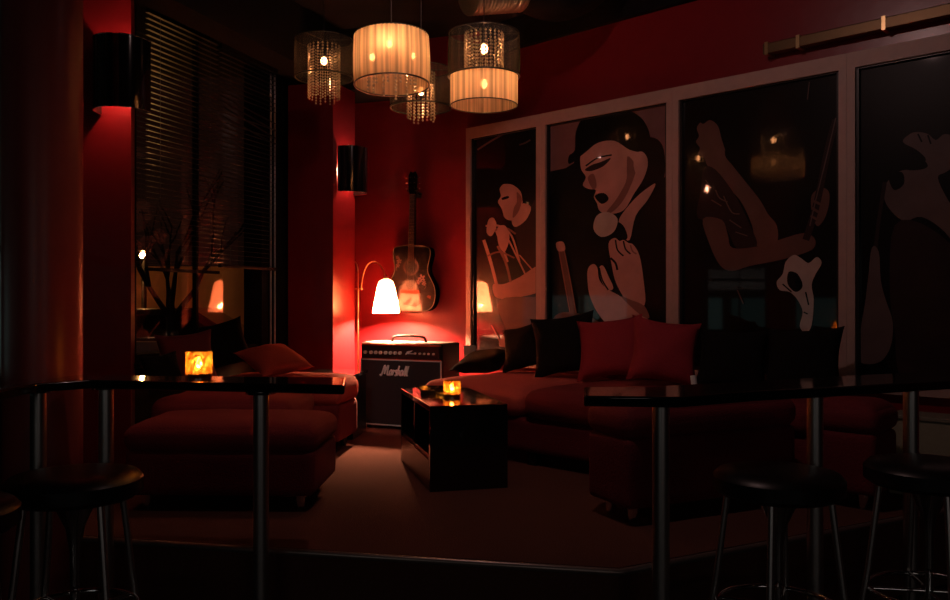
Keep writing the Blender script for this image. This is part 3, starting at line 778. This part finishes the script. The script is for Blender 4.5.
# ------------------------------------------------------------------ floor lamp behind the amplifier
def build_lamp():
    base = px(356, 0, 6.62); base.z = PLAT
    base = Vector((-.925, 6.66, PLAT))
    t = thing('floor_lamp', 'thin metal floor lamp with a glowing bell shade beside the guitar', 'lamp', base, 0)
    def L(x, y, Y): return px(x, y, Y) - base
    b = MB(); b.lathe([(.0001, 0), (.125, 0), (.12, .015), (.02, .022), (.0001, .022)], 28); b.build('base', black_satin, t, smooth=40)
    top = L(358, 288, 6.62)
    b = MB(); b.tube([(0, 0, .02), (top.x * .6, top.y * .6, .5), tuple(top)], .007, 10); b.build('pole', brass, t, smooth=60)
    b = MB(); q = L(362, 289, 6.60); b.tube([tuple(L(355, 289, 6.66)), tuple(q)], .008, 8); b.build('cross_bar', brass, t, smooth=60)
    arc = spline([L(361, 289, 6.60), L(363, 275, 6.60), L(368, 264, 6.58), L(376, 262, 6.57), L(383, 269, 6.56), L(385.5, 279, 6.55)], 6, False)
    b = MB(); b.tube(arc, .0055, 8); b.build('arm', brass, t, smooth=60)
    arc = spline([L(358, 289, 6.64), L(358, 272, 6.66), L(356.5, 264, 6.72), L(354, 262, 6.78), L(350, 268, 6.82)], 6, False)
    b = MB(); b.tube(arc, .0055, 8); b.build('arm', brass, t, smooth=60)
    c = L(386, 313, 6.55); H = (313 - 279) / F * 6.55; R = 13.6 / F * 6.55
    prof = [(R, 0), (R * .93, H * .15), (R * .80, H * .45), (R * .66, H * .75), (R * .50, H * .93), (R * .2, H)]
    b = MB(); b.lathe(prof, 40, c=(c.x, c.y), M=Matrix.Translation((0, 0, c.z))); b.build('lamp_shade', lamp_cloth, t, smooth=60)
    b = MB(); b.lathe([(.008, H * .8), (.02, H * .82), (.022, H * .98), (.018, H * 1.06), (.0001, H * 1.08)], 16, c=(c.x, c.y), M=Matrix.Translation((0, 0, c.z))); b.build('lamp_holder', brass, t, smooth=50)
    b = MB(); b.ball((c.x, c.y, c.z + H * .20), .020, 14, 10, sz=1.1); b.build('bulb', lamp_glow, t, smooth=60)
build_lamp()

# ------------------------------------------------------------------ upholstery helpers
def rounded(b, x0, x1, y0, y1, z0, z1, r=.05, bulge=.02, n=10, M=None, mi=0, wr=.003):
    c = Vector(((x0 + x1) / 2, (y0 + y1) / 2, (z0 + z1) / 2)); h = Vector(((x1 - x0) / 2, (y1 - y0) / 2, (z1 - z0) / 2))
    vs = []; fs = []; idx = {}
    def key(p): return (round(p[0], 5), round(p[1], 5), round(p[2], 5))
    def vert(u):
        k = key(u)
        if k in idx: return idx[k]
        q = Vector([math.copysign(abs(a) ** 1.0, a) for a in u])
        p = Vector((q.x * h.x, q.y * h.y, q.z * h.z))
        inn = Vector([max(-h[i] + r, min(h[i] - r, p[i])) for i in range(3)])
        d = p - inn
        if d.length > 1e-9: p = inn + d.normalized() * r
        if u[2] > .0: p.z += bulge * u[2] * (1 - u[0] ** 4) * (1 - u[1] ** 4)
        p.z += wr * math.sin(p.x * 23 + p.y * 7) * math.sin(p.y * 19 - p.x * 5) * (1 if u[2] > .5 else 0)
        idx[k] = len(vs); vs.append(c + p); return idx[k]
    # non-uniform steps so that the corners round well
    tt = [-1, -.985, -.95, -.9, -.8] + [-.6 + 1.2 * i / (n - 1) for i in range(n)] + [.8, .9, .95, .985, 1]
    for ax in range(3):
        for sg in (-1, 1):
            for i in range(len(tt) - 1):
                for j in range(len(tt) - 1):
                    quad = []
                    for (a, e) in ((tt[i], tt[j]), (tt[i + 1], tt[j]), (tt[i + 1], tt[j + 1]), (tt[i], tt[j + 1])):
                        u = [0, 0, 0]; u[ax] = sg; u[(ax + 1) % 3] = a; u[(ax + 2) % 3] = e
                        quad.append(vert(tuple(u)))
                    fs.append(quad)
    b.add(vs, fs, mi, M)
    return b
def cushion(name, label, m, center, size, thick, R, group, seed=0, cat='cushion'):
    """square pillow with drawn-out corners; R: rotation matrix"""
    rnd = random.Random(seed); n = 18; hs = size / 2; b = MB(); vs = []; fs = []
    ph = [rnd.uniform(0, 6) for _ in range(6)]
    for sd in (1, -1):
        for i in range(n + 1):
            for j in range(n + 1):
                u, v = -1 + 2 * i / n, -1 + 2 * j / n
                x = u * (1 - .13 * (1 - v * v)); y = v * (1 - .13 * (1 - u * u))
                T = ((1 - u * u) * (1 - v * v)) ** .42
                wob = 1 + .10 * math.sin(4 * u + ph[0]) * math.sin(3 * v + ph[1]) + .05 * math.sin(9 * u * v + ph[2])
                crease = .06 * math.sin(7 * (u + v) + ph[3]) * abs(u * v)
                z = sd * (thick / 2) * T * wob + crease * hs * .5
                vs.append((x * hs, y * hs, z))
    N = (n + 1) ** 2
    for i in range(n):
        for j in range(n):
            a = i * (n + 1) + j
            fs.append((a, a + n + 1, a + n + 2, a + 1)); fs.append((N + a, N + a + 1, N + a + n + 2, N + a + n + 1))
    b.add(vs, fs)
    o = b.build(name, m, smooth=70, weld=True)
    zmin = min((R @ v.co).z for v in o.data.vertices)
    o.matrix_world = Matrix.Translation(center) @ R.to_4x4()
    tag(o, label, cat, group)
    return o, zmin
def rot(yaw, pitch, roll=0):
    """pillow standing up: local z faces viewer after pitch"""
    return (Matrix.Rotation(yaw, 3, 'Z') @ Matrix.Rotation(pitch, 3, 'X') @ Matrix.Rotation(roll, 3, 'Z'))

# ------------------------------------------------------------------ the long right sofa (parallel to the poster wall)
sang = math.atan2(RD.y, RD.x)
SO = Vector((-.31, 5.37, PLAT))
t = thing('corner_sofa', 'long low red sofa running under the framed posters', 'sofa', SO, sang)
DEP = 1.00
def seat(parent, x0, x1, y0, y1, m=red_fabric, name='seat_cushion', z0=.27, z1=.435, lab=None):
    b = MB(); rounded(b, x0 + .004, x1 - .004, y0 - .02, y1, z0, z1, r=.07, bulge=.025); o = b.build(name, m, parent, smooth=60)
    if lab: o['label'] = lab
    return o
b = MB(); rounded(b, .02, 1.66, .02, DEP, .075, .275, r=.03, bulge=0); b.build('base', red_fabric2, t, smooth=60)
b = MB(); rounded(b, 1.66, 2.28, .47, DEP, .075, .275, r=.03, bulge=0); b.build('base', red_fabric2, t, smooth=60)
seat(t, -.05, .80, 0, DEP, coral_fabric); seat(t, .80, 1.66, 0, DEP); seat(t, 1.66, 2.30, .45, DEP)  # first seat: lamplight on the red sofa painted in as coral
for x in (.08, .8, 1.58):
    b = MB(); b.box(x, x + .06, .05, .11, 0, .08); b.build('leg', black_satin, t)
for x in (.08, 1.58, 2.15):
    b = MB(); b.box(x, x + .06, DEP - .12, DEP - .06, 0, .08); b.build('leg', black_satin, t)
SEAT = PLAT + .435 + .018
def on_seat(name, label, m, x, Y, size, th, yaw, pitch, roll, group, seed=0, lift=0, surf=None):
    Rm = rot(yaw, pitch, roll)
    o, zmin = cushion(name, label, m, Vector((0, 0, 0)), size, th, Rm, group, seed)
    X = (x - 475) / F * Y
    o.matrix_world = Matrix.Translation((X, Y, (surf or SEAT) - zmin - .008 + lift)) @ Rm.to_4x4()
    return o
G1 = 'scatter cushions on the long red sofa'
f45 = sang
on_seat('cushion', 'black cushion lying flat at the far end of the red sofa', black_cloth, 484, 5.84, .37, .13, f45 + .1, math.radians(16), .2, G1, 1)
on_seat('cushion', 'black cushion slumped against the poster wall, between its two black neighbours', black_cloth, 527, 5.68, .37, .13, f45 + .2, math.radians(56), .3, G1, 2)
on_seat('cushion', 'tall black cushion with pointed corners beside the red cushions', black_cloth, 564, 5.36, .42, .16, f45 + .45, math.radians(68), .16, G1, 3)
on_seat('cushion', 'large red cushion leaning next to the pointed black cushion', crimson_cushion, 610, 5.16, .42, .17, f45 + .35, math.radians(62), .14, G1, 4)
on_seat('cushion', 'red cushion with a folded corner, beside the dark cushions', crimson_cushion, 664, 4.84, .40, .16, f45 + .7, math.radians(68), -.14, G1, 5)
on_seat('cushion', 'black cushion below the poster of the white guitar', black_cloth, 732, 4.70, .40, .17, f45 + .3, math.radians(58), .0, G1, 6)
on_seat('cushion', 'black cushion at the near end of the red sofa', black_cloth, 803, 4.45, .40, .17, f45 + .2, math.radians(60), .05, G1, 7)
# white folded napkins / papers glimpsed among the cushions
def paper(label, c, w, h, yaw, pitch):
    b = MB(); n = 5; vs = []; fs = []
    for i in range(n + 1):
        for j in range(2):
            u = i / n; vs.append(((u - .5) * w, (j - .5) * h, .012 * math.sin(u * PI)))
    for i in range(n): fs.append((i * 2, i * 2 + 2, i * 2 + 3, i * 2 + 1))
    b.add(vs, fs)
    vs2 = [Vector(v) - Vector((0, 0, .003)) for v in vs]; b.add(vs2, [f_[::-1] for f_ in fs])
    o = b.build('paper_leaflet', white_cloth, smooth=40)
    o.matrix_world = Matrix.Translation(c) @ rot(yaw, pitch).to_4x4(); return tag(o, label, 'leaflet', 'white leaflets on the sofa')
paper('white leaflet propped at the far end of the sofa by the amplifier', px(470, 351, 5.95), .09, .08, .2, math.radians(70))
paper('small white leaflet beside the red cushion with a folded corner', px(694, 381, 4.55), .035, .06, .2, math.radians(75))

# ------------------------------------------------------------------ left seating
b_ang = math.atan2(BD.y, BD.x)
def block(name, label, poly_center, w_, d_, h_, yaw, cush, m=red_fabric, grp='red seat blocks on the left', legs=True, mb=red_fabric2):
    t = thing(name, label, 'ottoman' if name == 'ottoman' else 'sofa', (poly_center[0], poly_center[1], PLAT), yaw)
    b = MB(); rounded(b, -w_ / 2 + .012, w_ / 2 - .012, -d_ / 2 + .012, d_ / 2 - .012, .07, h_ - cush + .012, r=.03, bulge=0); b.build('base', mb, t, smooth=60)
    b = MB(); rounded(b, -w_ / 2, w_ / 2, -d_ / 2, d_ / 2, h_ - cush, h_, r=min(.06, cush * .45), bulge=.022); b.build('seat_cushion', m, t, smooth=60)
    for sx in (-1, 1):
        for sy in (-1, 1):
            l = MB(); l.lathe([(.0001, 0), (.02, 0), (.026, .075), (.0001, .075)], 12, c=(sx * (w_ / 2 - .09), sy * (d_ / 2 - .09))); l.build('leg', chrome if name == 'ottoman' else black_satin, t, smooth=40)
    return t
block('ottoman', 'large red ottoman behind the left counter, nearest the platform edge', (-1.14, 4.02), .88, .56, .385, -.03, .12)
block('sofa_section', 'red sofa section between the large ottoman and the far seat', (-1.33, 4.68), .76, .56, .42, -.08, .14)
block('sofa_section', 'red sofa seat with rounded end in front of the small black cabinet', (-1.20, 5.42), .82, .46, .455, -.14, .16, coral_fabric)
G2 = 'scatter cushions by the window'
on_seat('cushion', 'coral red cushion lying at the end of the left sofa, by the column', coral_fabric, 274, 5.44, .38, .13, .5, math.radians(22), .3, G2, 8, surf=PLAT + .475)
on_seat('cushion', 'black cushion leaning at the window behind the coral cushion', black_cloth, 222, 5.56, .35, .12, .35, math.radians(62), .25, G2, 9, surf=PLAT + .475)
on_seat('cushion', 'dark red cushion standing under the left blind, behind the lit candle', dark_red, 187, 4.98, .33, .13, .45, math.radians(72), .1, G2, 10, surf=PLAT + .44)
on_seat('cushion', 'black cushion below the window beside the red pilaster', black_cloth, 163, 4.72, .23, .09, .8, math.radians(66), .1, G2, 11, surf=PLAT + .44)

# small black cabinet
t = thing('side_cabinet', 'small black cabinet between the left sofa and the amplifier', 'cabinet', (-.97, 5.93, PLAT), -.10)
b = MB(); b.box(-.20, .16, -.20, .20, 0, .42); b.build('body', black_satin, t, bev=.004)
b = MB(); b.box(-.21, .17, -.21, .21, .42, .442); b.build('top', black_gloss, t, bev=.003)
b = MB(); b.box(-.18, .14, -.212, -.2005, .03, .40); d_ = b.build('door', black_satin, t, bev=.002)
b = MB(); b.tube([(.10, -.225, .26), (.10, -.225, .34)], .005, 8); b.tube([(.10, -.212, .27), (.10, -.225, .27)], .004, 6); b.tube([(.10, -.212, .33), (.10, -.225, .33)], .004, 6); b.build('handle', chrome, d_, smooth=60)

# ------------------------------------------------------------------ black coffee table
TA = math.radians(14.5)
tp = Vector((-.222, 4.15, PLAT))
t = thing('coffee_table', 'glossy black coffee table with open side shelves on the carpet', 'table', tp, TA)
Wt, Lt, Ht = .40, .87, .425
b = MB(); b.box(0, Wt, 0, Lt, Ht - .03, Ht); b.build('tabletop', black_gloss, t, bev=.004)
b = MB(); b.box(.0, Wt, 0, .03, 0, Ht - .03); b.build('end_panel', black_gloss, t)
b = MB(); b.box(.0, Wt, Lt - .03, Lt, 0, Ht - .03); b.build('end_panel', black_gloss, t)
b = MB(); b.box(Wt - .02, Wt, .03, Lt - .03, 0, Ht - .03); b.build('side_panel', black_gloss, t)
b = MB(); b.box(.01, Wt - .02, .03, Lt - .03, .15, .17); b.build('shelf', black_satin, t)
b = MB(); b.box(.0, .02, .03, Lt - .03, .0, .15); sp_ = b.build('lower_panel', mat('dark_walnut', (.07, .028, .018), .3, coat=.3), t); sp_['label'] = 'dark walnut lower panel'
b = MB(); b.box(.0, Wt - .02, Lt / 2 - .012, Lt / 2 + .012, .17, Ht - .03); b.build('divider', black_gloss, t)

# ------------------------------------------------------------------ candle holders
def candle(loc, r, h, label):
    t = thing('candle_holder', label, 'candle', loc, 0, 'amber glass candle holders')
    b = MB()
    n = 40; prof = [(r * .97, .004), (r, .012), (r, h), (r - .005, h), (r - .006, h * .22)]
    b.lathe(prof, n)
    # faceted mosaic relief
    for v in b.v:
        q = math.atan2(v.y, v.x); d = 1 + .022 * math.sin(q * 14) * math.sin(v.z * 160)
        v.x *= d; v.y *= d
    b.build('glass', amber_glass, t, smooth=30)
    b = MB(); b.lathe([(.0001, 0), (r * .97, 0), (r * .97, h * .2), (.0001, h * .2)], 32); bs = b.build('glass_base', mat('dark_amber_glass', (.10, .035, .012), .08, coat=1), t, smooth=40)
    b = MB(); b.lathe([(.0001, h * .21), (r * .52, h * .21), (r * .52, h * .36), (.0001, h * .36)], 24); b.build('wax', wax, t, smooth=40)
    b = MB(); b.lathe([(.0001, h * .38), (r * .16, h * .44), (r * .24, h * .53), (r * .14, h * .68), (.0001, h * .80)], 12); b.build('flame', flame_glow, t, smooth=60)
    b = MB(); b.tube([(0, 0, h * .34), (0, 0, h * .46)], .001, 5); b.build('wick', black_paint, t)
CT = EYE - .30
candle((px(199, 0, 3.20).x, 3.20, CT), .049, .103, 'glowing amber glass candle holder on the black counter')
cp_ = px(452, 0, 4.55)
candle((cp_.x, 4.55, PLAT + Ht), .047, .088, 'glowing amber glass candle holder on the coffee table')
# flat black console / tray beside the candle on the table
t = thing('remote_tray', 'flat black tray of small items at the far end of the coffee table', 'tray', (-.215, 4.80, PLAT + Ht), TA)
b = MB(); b.box(-.12, .10, -.13, .13, .0, .012); b.build('tray_base', black_gloss, t, bev=.003)
b = MB(); 
for (x0, x1, y0, y1) in ((-.12, .10, -.13, -.122), (-.12, .10, .122, .13), (-.12, -.112, -.122, .122), (.092, .10, -.122, .122)): b.box(x0, x1, y0, y1, .012, .024)
b.build('tray_rim', black_gloss, t)
for i in range(3):
    b = MB(); b.lathe([(.0001, .0125), (.012, .0125), (.013, .028), (.0001, .03)], 12, c=(-.05 + i * .05, -.03 + .03 * i)); b.build('stopper', chrome, t, smooth=40)

# ------------------------------------------------------------------ right-hand seat blocks
block('ottoman', 'wide dark red ottoman behind the right counter', (1.0, 3.84), .98, .34, .50, .45, .14)
block('ottoman', 'narrow dark red ottoman, furthest right behind the counter', (1.77, 3.94), .33, .33, .47, sang, .13)

# ------------------------------------------------------------------ counters
def slab(poly, z, label, post_pts, name='bar_counter', braces=True):
    t = thing(name, label, 'counter', (poly[0][0], poly[0][1], 0), 0, 'black counters on steel posts')
    o = t.location
    b = MB(); b.prism([(p[0] - o.x, p[1] - o.y) for p in poly], z - .034, z); b.build('countertop', black_gloss, t, bev=.008)
    for (x, y) in post_pts:
        b = MB(); b.tube([(x - o.x, y - o.y, 0), (x - o.x, y - o.y, z - .034)], .028, 28); po = b.build('post', steel, t, smooth=50)
        f_ = MB(); f_.lathe([(.0001, .0), (.07, .0), (.068, .008), (.03, .014), (.0001, .014)], 28, c=(x - o.x, y - o.y)); f_.build('base_flange', chrome, po, smooth=40)
        f_ = MB(); f_.lathe([(.0001, z - .0345), (.055, z - .0345), (.055, z - .041), (.03, z - .046), (.0001, z - .046)], 28, c=(x - o.x, y - o.y)); f_.build('top_flange', chrome, po, smooth=40)
    return t
slab([(-1.60, 3.36), (-.50, 3.26), (-.46, 2.96), (-1.45, 3.16), (-1.58, 3.02), (-1.60, 2.30), (-1.66, 2.30), (-1.64, 3.10)], CT,
     'left black counter with the glowing candle, on steel posts', [((106 - 475) / F * 3.24, 3.24), ((261 - 475) / F * 3.06, 3.06), (-1.622, 3.12)])
slab([(.34, 2.63), (.632, 2.60), (.95, 2.78), (1.16, 2.86), (1.58, 3.05), (2.45, 3.44), (2.33, 3.72), (1.46, 3.33), (.62, 2.92), (.375, 2.90)], CT,
     'right black counter in front of the long sofa, on steel posts', [((661 - 475) / F * 2.74, 2.74), ((815 - 475) / F * 3.0, 3.0), ((911 - 475) / F * 3.22, 3.22)])

# ------------------------------------------------------------------ bar stools
def make_stool(D=.40, H=.76):
    t = thing('bar_stool', '', 'bar stool')
    b = MB(); R = D / 2
    b.lathe([(.0001, H - .075), (R - .02, H - .075), (R, H - .06), (R, H - .02), (R - .015, H - .004), (R * .6, H + .004), (.0001, H + .006)], 40); b.build('seat', black_satin, t, smooth=40)
    b = MB(); b.lathe([(.0001, H - .08), (.07, H - .08), (.055, H - .11), (.028, H - .17), (.016, H - .24), (.014, .30), (.0001, .30)], 24); b.build('column', chrome, t, smooth=40)
    for i in range(4):
        q = PI / 4 + i * PI / 2 + .12
        b = MB(); c_, s_ = math.cos(q), math.sin(q)
        b.tube([(c_ * (R - .045), s_ * (R - .045), H - .075), (c_ * (R - .01), s_ * (R - .01), .40), (c_ * (R + .055), s_ * (R + .055), .006)], .0105, 12); l = b.build('leg', steel, t, smooth=60)
        f_ = MB(); f_.lathe([(.0001, 0), (.016, 0), (.016, .02), (.0001, .02)], 12, c=(c_ * (R + .055), s_ * (R + .055))); f_.build('rubber_foot', black_satin, l, smooth=40)
    b = MB(); n = 40; b.tube([((R - .012) * math.cos(2 * PI * i / n), (R - .012) * math.sin(2 * PI * i / n), .33) for i in range(n)], .009, 8, closed=True)
    for i in range(2):
        q = PI / 4 + i * PI / 2 + .12; b.tube([((R - .012) * math.cos(q), (R - .012) * math.sin(q), .33), (-(R - .012) * math.cos(q), -(R - .012) * math.sin(q), .33)], .007, 8)
    b.build('foot_ring', chrome, t, smooth=60)
    return t
st = make_stool()
pos = [((75, 2.62), 'black round bar stool in front of the left counter', 0), ((778, 2.66), 'black round bar stool in front of the right counter, centre of its three posts', .2), ((929, 2.80), 'black round bar stool at the far right before the last steel post', .5), ((-64, 2.22), 'black bar stool at the far left, only one leg in view', .3)]
for i, ((x, Y), lab, rz) in enumerate(pos):
    o = st if i == 0 else copy_tree(st)
    o.location = ((x - 475) / F * Y, Y, 0); o.rotation_euler.z = rz; o['label'] = lab; o['group'] = 'bar stools at the counters'
# pale crate beyond the right counter
t = thing('storage_box', 'pale cream box behind the rightmost steel post', 'box', (2.20, 4.12, PLAT), sang)
b = MB(); b.box(-.13, .17, -.10, .10, .0, .37); b.build('body', mat('cream_board', (.30, .27, .19), .6), t, bev=.006)
b = MB(); b.box(-.14, .18, -.11, .11, .37, .39); b.build('lid', mat('cream_lid', (.22, .19, .14), .6), t, bev=.004)

# ------------------------------------------------------------------ outside, seen through the windows
asph = mat('asphalt', (.10, .09, .085), .6, noise=.3, bscale=4)
b = MB(); b.box(-60, -2.0, -30, 70, -.2, -.11)
M_ = b.build('street_ground', asph); M_['kind'] = 'structure'
b = MB(); b.box(-13.5, -2.2, 17.5, 18.0, -.11, 2.0)  # low block put in for the orange glow low in the sky
hw = b.build('sky_glow_building', mat('rendered_facade', (.50, .26, .13), .8, noise=.2, bscale=2))
tag(hw, 'low building added for the orange sky glow seen through the window', 'building')
b = MB(); b.box(-9, -2.6, 9.2, 9.4, -.11, .84)
tag(b.build('garden_wall', mat('pale_wall', (.45, .36, .28), .8)), 'low pale wall across the pavement outside the window', 'wall')
def lamp_post(x, y, h, col, st_, r, label):
    t = thing('street_lamp', label, 'street lamp', (x, y, -.11), 0)
    b = MB(); b.tube([(0, 0, 0), (0, 0, h)], [.06, .04], 10); b.build('post', black_satin, t, smooth=60)
    b = MB(); b.lathe([(.0001, h), (.06, h), (.10, h + .04), (.0001, h + .12)], 16, ); b.build('cap', black_satin, t, smooth=40)
    b = MB(); b.ball((.0, -.08, h - r), r, 14, 10); b.build('lantern', emis('street_glow', col, st_), t, smooth=60)
lamp_post((144 - 475) / F * 15.5, 15.5, 2.28, (1, .45, .12), 260, .05, 'sodium street lamp shining through the left blind')
lamp_post(-6.75, 14.6, 1.9, (1, .38, .10), 130, .10, 'unseen orange lamp added to light the low building across the street')  # kept out of view, added to light the building orange
t = thing('added_shop_front', 'unseen teal-lit shop front added for the reflections in the posters', 'shop front', (-10.2, 1.0, -.11))  # out of view; glowing panels added for teal reflections in the poster glass
b = MB(); b.box(-.5, 0, -5, 4.6, 0, 4); b.build('facade', mat('shop_wall', (.12, .12, .12), .8), t)
for i, (y0, y1, z1, st_) in enumerate(((-4.6, -2.4, 1.45, .12), (-2.2, 0, 1.45, .18), (.2, 1.5, 1.45, .3), (1.7, 3.0, 1.5, .6), (3.1, 4.4, 1.5, .3))):
    b = MB(); b.box(0, .03, y0, y1, .45, z1); b.build('glow_panel', emis('shop_glow_%s' % 'abcde'[i], (.42, .72, .66), st_), t)
# tree
def tree():
    t = thing('street_tree', 'bare street tree outside the window', 'tree', (px(172, 0, 8.6).x, 8.6, -.11))
    b = MB(); rnd = random.Random(5)
    b2_ = []
    b.tube([(0, 0, 0), (.02, 0, .8), (.0, 0, 1.25)], [.075, .06, .055], 10); b.build('trunk', mat('bark', (.035, .022, .015), .9, bump=.6), t, smooth=60)
    def br(p, d, L_, r, k):
        pts = [p]; q = p.copy(); dd = d.copy()
        for i in range(4):
            dd = (dd + Vector((rnd.uniform(-.2, .2), rnd.uniform(-.2, .2), rnd.uniform(-.05, .2)))).normalized(); q = q + dd * L_ / 4; pts.append(q.copy())
        b2_.append((pts, [r * (1 - .16 * i) for i in range(5)]))
        if k:
            for _ in range(3): br(pts[rnd.choice((2, 3, 4))], (dd + Vector((rnd.uniform(-.8, .8), rnd.uniform(-.8, .8), rnd.uniform(-.1, .7)))).normalized(), L_ * .7, r * .55, k - 1)
    for i in range(4):
        q = i * PI / 2 + .5; br(Vector((0, 0, 1.2)), Vector((math.cos(q) * .7, math.sin(q) * .7, 1)).normalized(), .8, .035, 2)
    c = MB()
    for pts, rs in b2_: c.tube(pts, rs, 6)
    c.build('branches_crown', bpy.data.materials['bark'], t, smooth=60)
tree()
# parked car outside
def car():
    t = thing('parked_car', 'dark parked car across the street with lit lamps', 'car', (-4.75, 12.0, -.11), .1)
    b = MB()
    prof = [(-2.0, .3), (-2.05, .62), (-1.55, .78), (-.95, .86), (-.45, 1.28), (.85, 1.30), (1.45, .92), (2.0, .85), (2.05, .35)]
    n = len(prof); vs = [(x, -.8, z) for x, z in prof] + [(x, .8, z) for x, z in prof]
    b.add(vs, [list(range(n)), list(range(n, 2 * n))[::-1]] + [(i, (i + 1) % n, n + (i + 1) % n, n + i) for i in range(n)])
    b.build('body', mat('car_paint', (.05, .045, .045), .25, coat=.8), t, bev=.04)
    b = MB(); b.add([(-.85, -.803, .88), (-.42, -.803, 1.2), (.8, -.803, 1.22), (1.25, -.803, .92)], [(0, 1, 2, 3)]); b.build('side_window', black_gloss, t)
    for x in (-1.3, 1.3):
        for y in (-.78, .62):
            b = MB(); b.tube([(x, y, .32), (x, y + .16, .32)], .32, 24); b.build('wheel', black_satin, t, smooth=40)
    b = MB(); b.ball((-1.98, -.6, .62), .055, 10, 8); b.build('headlamp', emis('car_lamp', (1, .6, .25), 5), t)
    b = MB(); b.ball((2.0, -.6, .7), .045, 10, 8); b.build('tail_lamp', emis('tail_lamp', (1, .4, .2), 4), t)
car()
